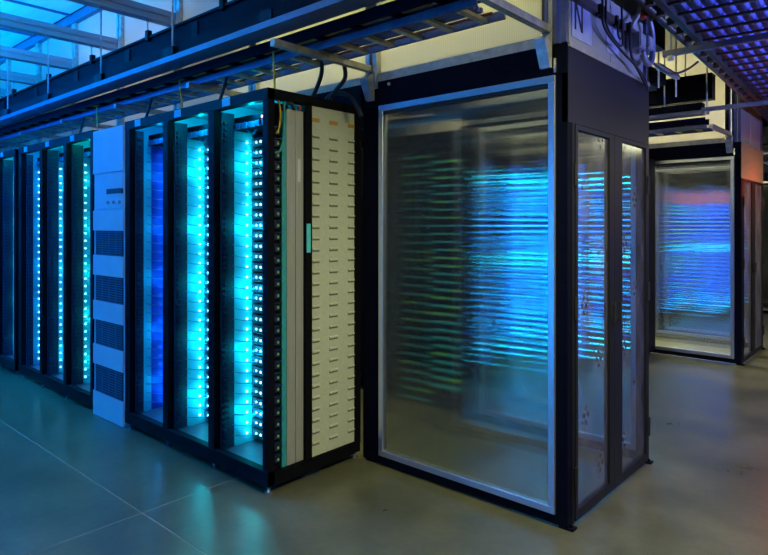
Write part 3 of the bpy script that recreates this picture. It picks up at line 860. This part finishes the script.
# ceiling beams running out from the wall posts, with hanger rods
for x in POSTX[2:]:
    t = thing('ceiling_beam', 'grey slotted channel beam below the panelled ceiling', 'beam', (x, YP, 3.46), 'channel beams below the panelled ceiling')
    m = MB(); o = (x, YP, 3.46)
    y0, y1 = -1.5, YP - 0.02
    m.box(x - 0.05, x + 0.05, y0, y1, 3.46, 3.505); m.box(x - 0.04, x + 0.04, y0, y1, 3.505, 3.52); m.box(x - 0.05, x + 0.05, y0, y1, 3.52, 3.575)
    m.build('channel', 'beam_paint', t, o)
    MB().box(x - 0.06, x + 0.06, y1 - 0.03, y1, 3.44, 3.60).build('end_plate', 'galvanised', t, o)
for x in POSTX[2:]:
    for (y, zb_, nm) in ((2.282, 2.86, 'power duct'), (2.70, 3.30, 'cable trough')):
        t = thing('hanger_rod', 'thin threaded rod holding the ' + nm, 'rod', (x, y, zb_), 'rods holding the ' + nm)
        MB().tube([(x, y, zb_), (x, y, 3.47)], 0.007, 6).build('rod', 'galvanised', t, (x, y, zb_))
        c = MB().box(x - 0.025, x + 0.025, y - 0.012, y + 0.03, zb_ - 0.03, zb_ + (0.03 if y < 2.5 else 0.06))
        c.build('clamp', 'black_steel', t, (x, y, zb_))
        MB().tube([(x, y, 3.44), (x, y, 3.462)], 0.014, 6).build('nut', 'chrome', t, (x, y, zb_))

# ------------------------------------------------------------------ end wall above the first enclosure's doors
ew = struct('wall_end', 'cream panelled wall above the enclosure doors')
def end_wall(dx, dy, par):
    MB().box(XP - 0.05 + dx, XP - 0.02 + dx, YP + 0.06 + dy, 3.62 + dy, 2.545, 3.3).build('panel', 'end_panel', par)
    MB().box(XP - 0.05 + dx, XP - 0.02 + dx, 3.63 + dy, YQ + dy, 2.545, 3.3).build('panel', 'end_panel', par)
    for y in (YP - 0.02, YQ - 0.04):
        p = MB().box(XP - 0.07 + dx, XP - 0.05 + dx, y + dy, y + 0.06 + dy, 2.545, 3.3)
        p.box(XP - 0.03 + dx, XP + 0.0 + dx, y + dy, y + 0.02 + dy, 2.545, 3.3)
        p.box(XP - 0.12 + dx, XP - 0.10 + dx, y + dy, y + 0.05 + dy, 2.545, 3.3)
        p.build('post', 'blue_grey_steel', par)
end_wall(0, 0, ew)
ew2 = struct('wall_end_far', 'cream panelled wall above the farther enclosure doors')
end_wall(POD2[0], POD2[1], ew2)
wm2 = struct('wall_middle_far', 'cream fluted plastic wall above the second row')
for k in range(4):
    xa = -1.73 - k * 1.19
    MB().box(xa - 1.13, xa - 0.0, 7.87, 7.886, 2.60, TOP_Z).build('sheet', 'fluted_sheet', wm2)
    MB().box(xa - 1.19, xa - 1.13, 7.84, 7.90, 2.545, TOP_Z).build('post', 'rung', wm2)
MB().box(-6.5, -1.72, 7.845, 7.90, 2.545, 2.60).build('sill', 'zinc_strut', wm2)

# sheet signs on the end wall: an N, and a blank one farther along
XS = XP - 0.018
t = thing('paper_sign', 'pale blue paper sign with black letter N', 'sign', (XS, 3.21, 2.62), 'paper signs on the end wall')
MB().box(XS, XS + 0.002, 3.09, 3.345, 2.60, 2.84).build('sheet', 'paper_blue', t, (XS, 3.21, 2.62))
n_ = MB(); xa = XS + 0.002
n_.box(xa, xa + 0.001, 3.120, 3.140, 2.645, 2.80); n_.box(xa, xa + 0.001, 3.205, 3.225, 2.645, 2.80)
n_.prism([(xa, 3.120, 2.80), (xa, 3.143, 2.80), (xa, 3.225, 2.645), (xa, 3.202, 2.645)], (0.001, 0, 0))
n_.build('letter', 'ink', t, (XS, 3.21, 2.62))
o = single('paper_sign', MB().box(XS, XS + 0.002, 3.56, 3.75, 2.62, 2.84), 'paper_blue', 'blank pale blue paper sign behind the hanging cables', 'sign', (XS, 3.65, 2.62), 'paper signs on the end wall')

# strut and wiring along the end wall
st = thing('wall_strut', 'dark strut rail fixed along the end wall', 'strut', (XP, 3.6, 2.79))
m = MB().box(XP - 0.018, XP + 0.018, 3.06, 4.22, 2.785, 2.80); m.box(XP - 0.018, XP - 0.01, 3.06, 4.22, 2.80, 2.83); m.box(XP + 0.010, XP + 0.018, 3.06, 4.22, 2.80, 2.83)
m.build('channel', 'brown_conduit', st, (XP, 3.6, 2.79))
for y in (3.37, 3.42, 3.62, 3.70, 3.80):
    MB().box(XP + 0.0, XP + 0.03, y - 0.014, y + 0.014, 2.775, 2.835).build('clip', 'ink', st, (XP, 3.6, 2.79))
def wire(pts, r, mt, label, name='cable'):
    single(name, MB().tube(curve_pts(pts, 8), r, 7), mt, label, 'cable', tuple(pts[0]), 'cables on the end wall', smooth=True)
x = XP + 0.035
wire([(x, 3.37, 2.94), (x, 3.37, 2.80), (x, 3.38, 2.73), (x, 3.47, 2.68), (x, 3.70, 2.625), (x, 3.85, 2.60), (x, 4.06, 2.54), (x, 4.12, 2.47)], 0.0075, 'rubber_cable', 'long black cable sagging down across the end wall')
wire([(x, 3.42, 2.94), (x, 3.42, 2.80), (x, 3.425, 2.74), (x, 3.50, 2.69), (x, 3.62, 2.66), (x, 3.675, 2.68), (x, 3.68, 2.80)], 0.0065, 'rubber_cable', 'black cable hanging in a short loop beside the N sign')
wire([(x, 3.60, 2.80), (x, 3.60, 2.73), (x, 3.63, 2.70), (x, 3.67, 2.73), (x, 3.66, 2.90)], 0.0065, 'rubber_cable', 'black cable hanging in a tight U loop')
wire([(x, 3.80, 2.84), (x, 3.80, 2.70), (x, 3.84, 2.62), (x, 3.96, 2.56), (x, 4.08, 2.50)], 0.008, 'rubber_cable', 'black cable dropping from the grey conduit fitting')
wire([(x, 3.83, 2.82), (x, 3.87, 2.86), (x, 3.94, 2.92), (x, 3.99, 3.04)], 0.012, 'white_conduit', 'white flexible conduit rising from the strut', 'flexible_conduit')
wire([(x + 0.01, 3.99, 2.70), (x + 0.01, 4.02, 2.66), (x + 0.01, 4.10, 2.64), (x + 0.01, 4.17, 2.69), (x + 0.01, 4.17, 2.84), (x + 0.01, 4.12, 2.93), (x + 0.01, 4.08, 3.05)], 0.020, 'conduit_grey', 'thick grey conduit curling around the junction boxes', 'flexible_conduit')
def jbox(y, z, s, lab):
    t = thing('junction_box', lab, 'junction box', (x, y, z), 'junction boxes on the end wall')
    o_ = (x, y, z)
    MB().box(XP - 0.018, x + 0.035, y - s, y + s, z - s * 0.9, z + s * 0.9).build('body', 'conduit_grey', t, o_, bevel=0.006)
    MB().box(x + 0.035, x + 0.040, y - s * 0.85, y + s * 0.85, z - s * 0.75, z + s * 0.75).build('cover', 'galvanised', t, o_)
    MB().tube([(x + 0.01, y, z - s * 0.9), (x + 0.01, y, z - s * 0.9 - 0.03)], 0.016, 10).build('hub', 'chrome', t, o_)
jbox(3.92, 2.745, 0.055, 'grey junction box under the white flexible conduit')
jbox(4.07, 2.765, 0.048, 'grey junction box next to the red beacon')
t = thing('beacon', 'small red round beacon above the junction boxes', 'beacon', (x, 4.0, 2.92))
MB().tube([(XP - 0.02, 4.0, 2.935), (x + 0.0, 4.0, 2.935)], 0.03, 12).build('base', 'conduit_grey', t, (x, 4.0, 2.92))
MB().tube([(x, 4.0, 2.935), (x + 0.015, 4.0, 2.935), (x + 0.03, 4.0, 2.935), (x + 0.038, 4.0, 2.935)], [0.034, 0.033, 0.024, 0.008], 12).build('lens', 'red_plastic', t, (x, 4.0, 2.92), smooth=True)

# conduits along the deck edge
o = single('conduit', MB().tube([(-1.31, 1.5, 2.93), (-1.31, 12.0, 2.93)], 0.022, 10), 'brown_conduit', 'long brown conduit along the edge of the metal deck', 'conduit', (-1.31, 1.5, 2.93), smooth=True)
askew(o)
for k in range(28):
    y = 2.6 + k * 0.235
    o = single('conduit_clip', MB().box(-1.29, -1.245, y - 0.02, y + 0.02, 2.905, 2.955), 'brown_conduit', 'dark clip fixing the long brown conduit to the deck', 'clip', (-1.28, y, 2.905), 'clips along the long brown conduit')
    askew(o)
# struts hung below the deck
for (y, z, xa, xb, lab) in ((4.78, 2.865, -1.46, 0.9, 'blue-grey strut hung under the deck by the first enclosure'),
                            (6.98, 2.80, -1.75, 0.9, 'blue-grey strut hung under the deck by the second enclosure')):
    t = thing('hung_strut', lab, 'strut', ((xa + xb) / 2, y, z), 'struts under the metal deck')
    o_ = ((xa + xb) / 2, y, z)
    m = MB().box(xa, xb, y - 0.02, y + 0.02, z - 0.02, z + 0.012); m.box(xa, xb, y - 0.02, y - 0.012, z + 0.012, z + 0.022); m.box(xa, xb, y + 0.012, y + 0.02, z + 0.012, z + 0.022)
    m.build('channel', 'blue_grey_steel', t, o_)
    for xx in (xa + 0.05, xb - 0.1):
        MB().tube([(xx, y, z), (xx, y, TOP_Z + 0.03 if xx < -1.36 else HALL_Z - 0.06)], 0.009, 6).build('rod', 'galvanised', t, o_)
        MB().box(xx - 0.018, xx + 0.018, y - 0.025, y + 0.025, z - 0.05, z - 0.02).build('bracket', 'galvanised', t, o_)
# dark trough above the far side of the first enclosure
t = thing('cable_trough', 'dark brown trough crossing above the first enclosure roof', 'cable trough', (-1.62, 5.2, 3.05))
MB().box(-9.0, -1.62, 5.05, 5.35, 3.05, 3.75).build('body', 'duct_dark', t, (-1.62, 5.2, 3.05))
MB().box(-9.0, -1.60, 5.03, 5.37, 3.75, 3.77).build('lid', 'black_steel', t, (-1.62, 5.2, 3.05))
for y in (5.10, 5.30):
    MB().tube([(-1.8, y, 3.77), (-1.8, y, TOP_Z + 0.04)], 0.008, 6).build('hanger', 'galvanised', t, (-1.62, 5.2, 3.05))
# stepped dark duct and thin rods in front of the second row
t = thing('stepped_duct', 'dark stepped duct in front of the bright wall above the second row', 'duct', (-1.9, 6.4, 2.95))
MB().box(-6.0, -2.05, 6.25, 6.5, 2.97, 3.19).build('body', 'duct_dark', t, (-1.9, 6.4, 2.95))
MB().box(-2.05, -1.95, 6.28, 6.47, 3.0, 3.12).build('end_cap', 'black_steel', t, (-1.9, 6.4, 2.95))
MB().tube([(-2.3, 6.37, 3.19), (-2.3, 6.37, TOP_Z + 0.04)], 0.008, 6).build('hanger', 'galvanised', t, (-1.9, 6.4, 2.95))
# slim hanging cable swung from the end wall to the deck
single('cable', MB().tube(curve_pts([(-1.40, 4.22, 2.72), (-1.40, 4.7, 2.70), (-1.39, 5.1, 2.80), (-1.37, 5.35, 2.91)]), 0.009, 6), 'brown_conduit',
       'brown cable swinging from the end wall up to the deck', 'cable', (-1.40, 4.22, 2.72), smooth=True)
# short strut arm with rod by the second row
t = thing('tray_arm', 'pale strut arm with threaded rods in front of the bright wall', 'strut', (-1.75, 5.9, 2.9))
MB().box(-1.77, -1.73, 5.55, 6.15, 2.97, 3.01).build('arm', 'zinc_strut', t, (-1.75, 5.9, 2.9))
for y in (5.6, 6.1):
    MB().tube([(-1.75, y, 2.80), (-1.75, y, TOP_Z + 0.04)], 0.008, 6).build('rod', 'galvanised', t, (-1.75, 5.9, 2.9))

# ------------------------------------------------------------------ lamps of the hall, with some added fill lamps
def lamp(name, loc, length, along, power, color, tube, label, up=0.0, group=None, upcol=None, tilt=0.0):
    t = thing(name, label, 'lamp', loc, group)
    lx, ly = (length / 2, 0.05) if along == 'x' else (0.05, length / 2)
    MB().box(-lx, lx, -ly, ly, 0.03, 0.09).build('housing', 'white_paint', t, bevel=0.005)
    a, b = ((-lx + 0.03, 0, 0.01), (lx - 0.03, 0, 0.01)) if along == 'x' else ((0, -ly + 0.03, 0.01), (0, ly - 0.03, 0.01))
    MB().tube([a, b], 0.013, 10).build('tube', tube, t, smooth=True)
    for s in (-0.8, 0.8):
        q = (lx * s, 0) if along == 'x' else (0, ly * s)
        top = TOP_Z + 0.04 - loc[2]
        MB().tube([(q[0], q[1], 0.09), (q[0], q[1], top)], 0.004, 6).build('hanger', 'galvanised', t)
    sz = (2 * lx, 0.09) if along == 'x' else (0.09, 2 * ly)
    area('lamp_light', (0, 0, -0.012 if not tilt else -0.03), sz, power, color, (tilt, 0, 0), t)
    if up: area('lamp_light', (0, 0, 0.10), sz, up, upcol or color, (math.pi, 0, 0), t)
    return t
lamp('linear_lamp', (-0.25, 2.55, 2.72), 0.9, 'y', 76, WARM, 'tube_warm', 'white linear lamp hung over the near end of the hall', 0, 'linear lamps over the hall')
lamp('linear_lamp', (0.2, 8.5, 2.70), 1.5, 'y', 60, WARM, 'tube_warm', 'white linear lamp hung over the hall by the second enclosure', 0, 'linear lamps over the hall')
lamp('linear_lamp', (-2.9, 3.24, 3.02), 2.6, 'x', 75, WARM, 'tube_warm', 'white linear lamp hung inside the first hot aisle', 25, 'linear lamps between the rows', None, -0.9)
lamp('linear_lamp', (-6.2, 3.62, 3.4), 2.6, 'x', 24, (1.0, 0.85, 0.8), 'tube_warm', 'added white fill lamp lighting the wall farther along the first hot aisle', 15, 'linear lamps between the rows', None, -0.9)  # unseen lamp added to send neutral light through the upper wall sheets
lamp('linear_lamp', (-3.6, 8.30, 3.25), 2.6, 'x', 1000, (1.0, 0.93, 0.74), 'tube_warm', 'white linear lamp hung inside the second hot aisle', 40, 'linear lamps between the rows', None, -0.9)
lamp('linear_lamp', (-3.4, 6.0, 3.3), 1.5, 'x', 30, WARM, 'tube_warm', 'white linear lamp hung between first and second rows', 30, 'linear lamps between the rows')
lamp('linear_lamp', (-3.4, 10.9, 3.3), 1.5, 'x', 30, WARM, 'tube_warm', 'white linear lamp hung between second and third rows', 10, 'linear lamps between the rows')
lamp('blue_lamp', (-7.0, 0.4, 3.2), 2.4, 'x', 52, DBL, 'tube_blue', 'blue linear lamp hung over the far part of the front aisle', 1100, 'blue lamps over the front aisle', (0.0, 0.29, 1.0), 0.9)
lamp('blue_lamp', (-10.0, 0.4, 3.2), 2.4, 'x', 60, DBL, 'tube_blue', 'blue linear lamp hung over the farthest part of the front aisle', 1100, 'blue lamps over the front aisle', (0.0, 0.29, 1.0), 0.9)
lamp('linear_lamp', (-2.4, 1.5, 3.62), 1.5, 'x', 2, WARM, 'tube_warm', 'added white fill uplight high over the front aisle', 14, None, (1.0, 0.9, 0.85))  # unseen uplight added to bring neutral light to upper wall and beams
lamp('blue_lamp', (1.3, 5.2, 2.2), 2.0, 'y', 0.1, DBL, 'tube_blue', 'added blue fill uplight brightening the deck over the hall', 600, None, (0.22, 0.28, 1.0))  # unseen uplight added only to brighten the metal deck
t = thing('beacon', 'red warning beacon hung beside the farther enclosure', 'beacon', (-1.15, 8.5, 2.15))
MB().tube([(0, 0, -0.06), (0, 0, 0.0), (0, 0, 0.03), (0, 0, 0.04)], [0.05, 0.055, 0.045, 0.02], 12).build('lens', 'red_plastic', t, smooth=True)
MB().tube([(0, 0, 0.04), (0, 0, 0.88)], 0.008, 8).build('stem', 'galvanised', t)
point('beacon_light', (0, 0, -0.12), 12, (1.0, 0.10, 0.05), 0.05, t)
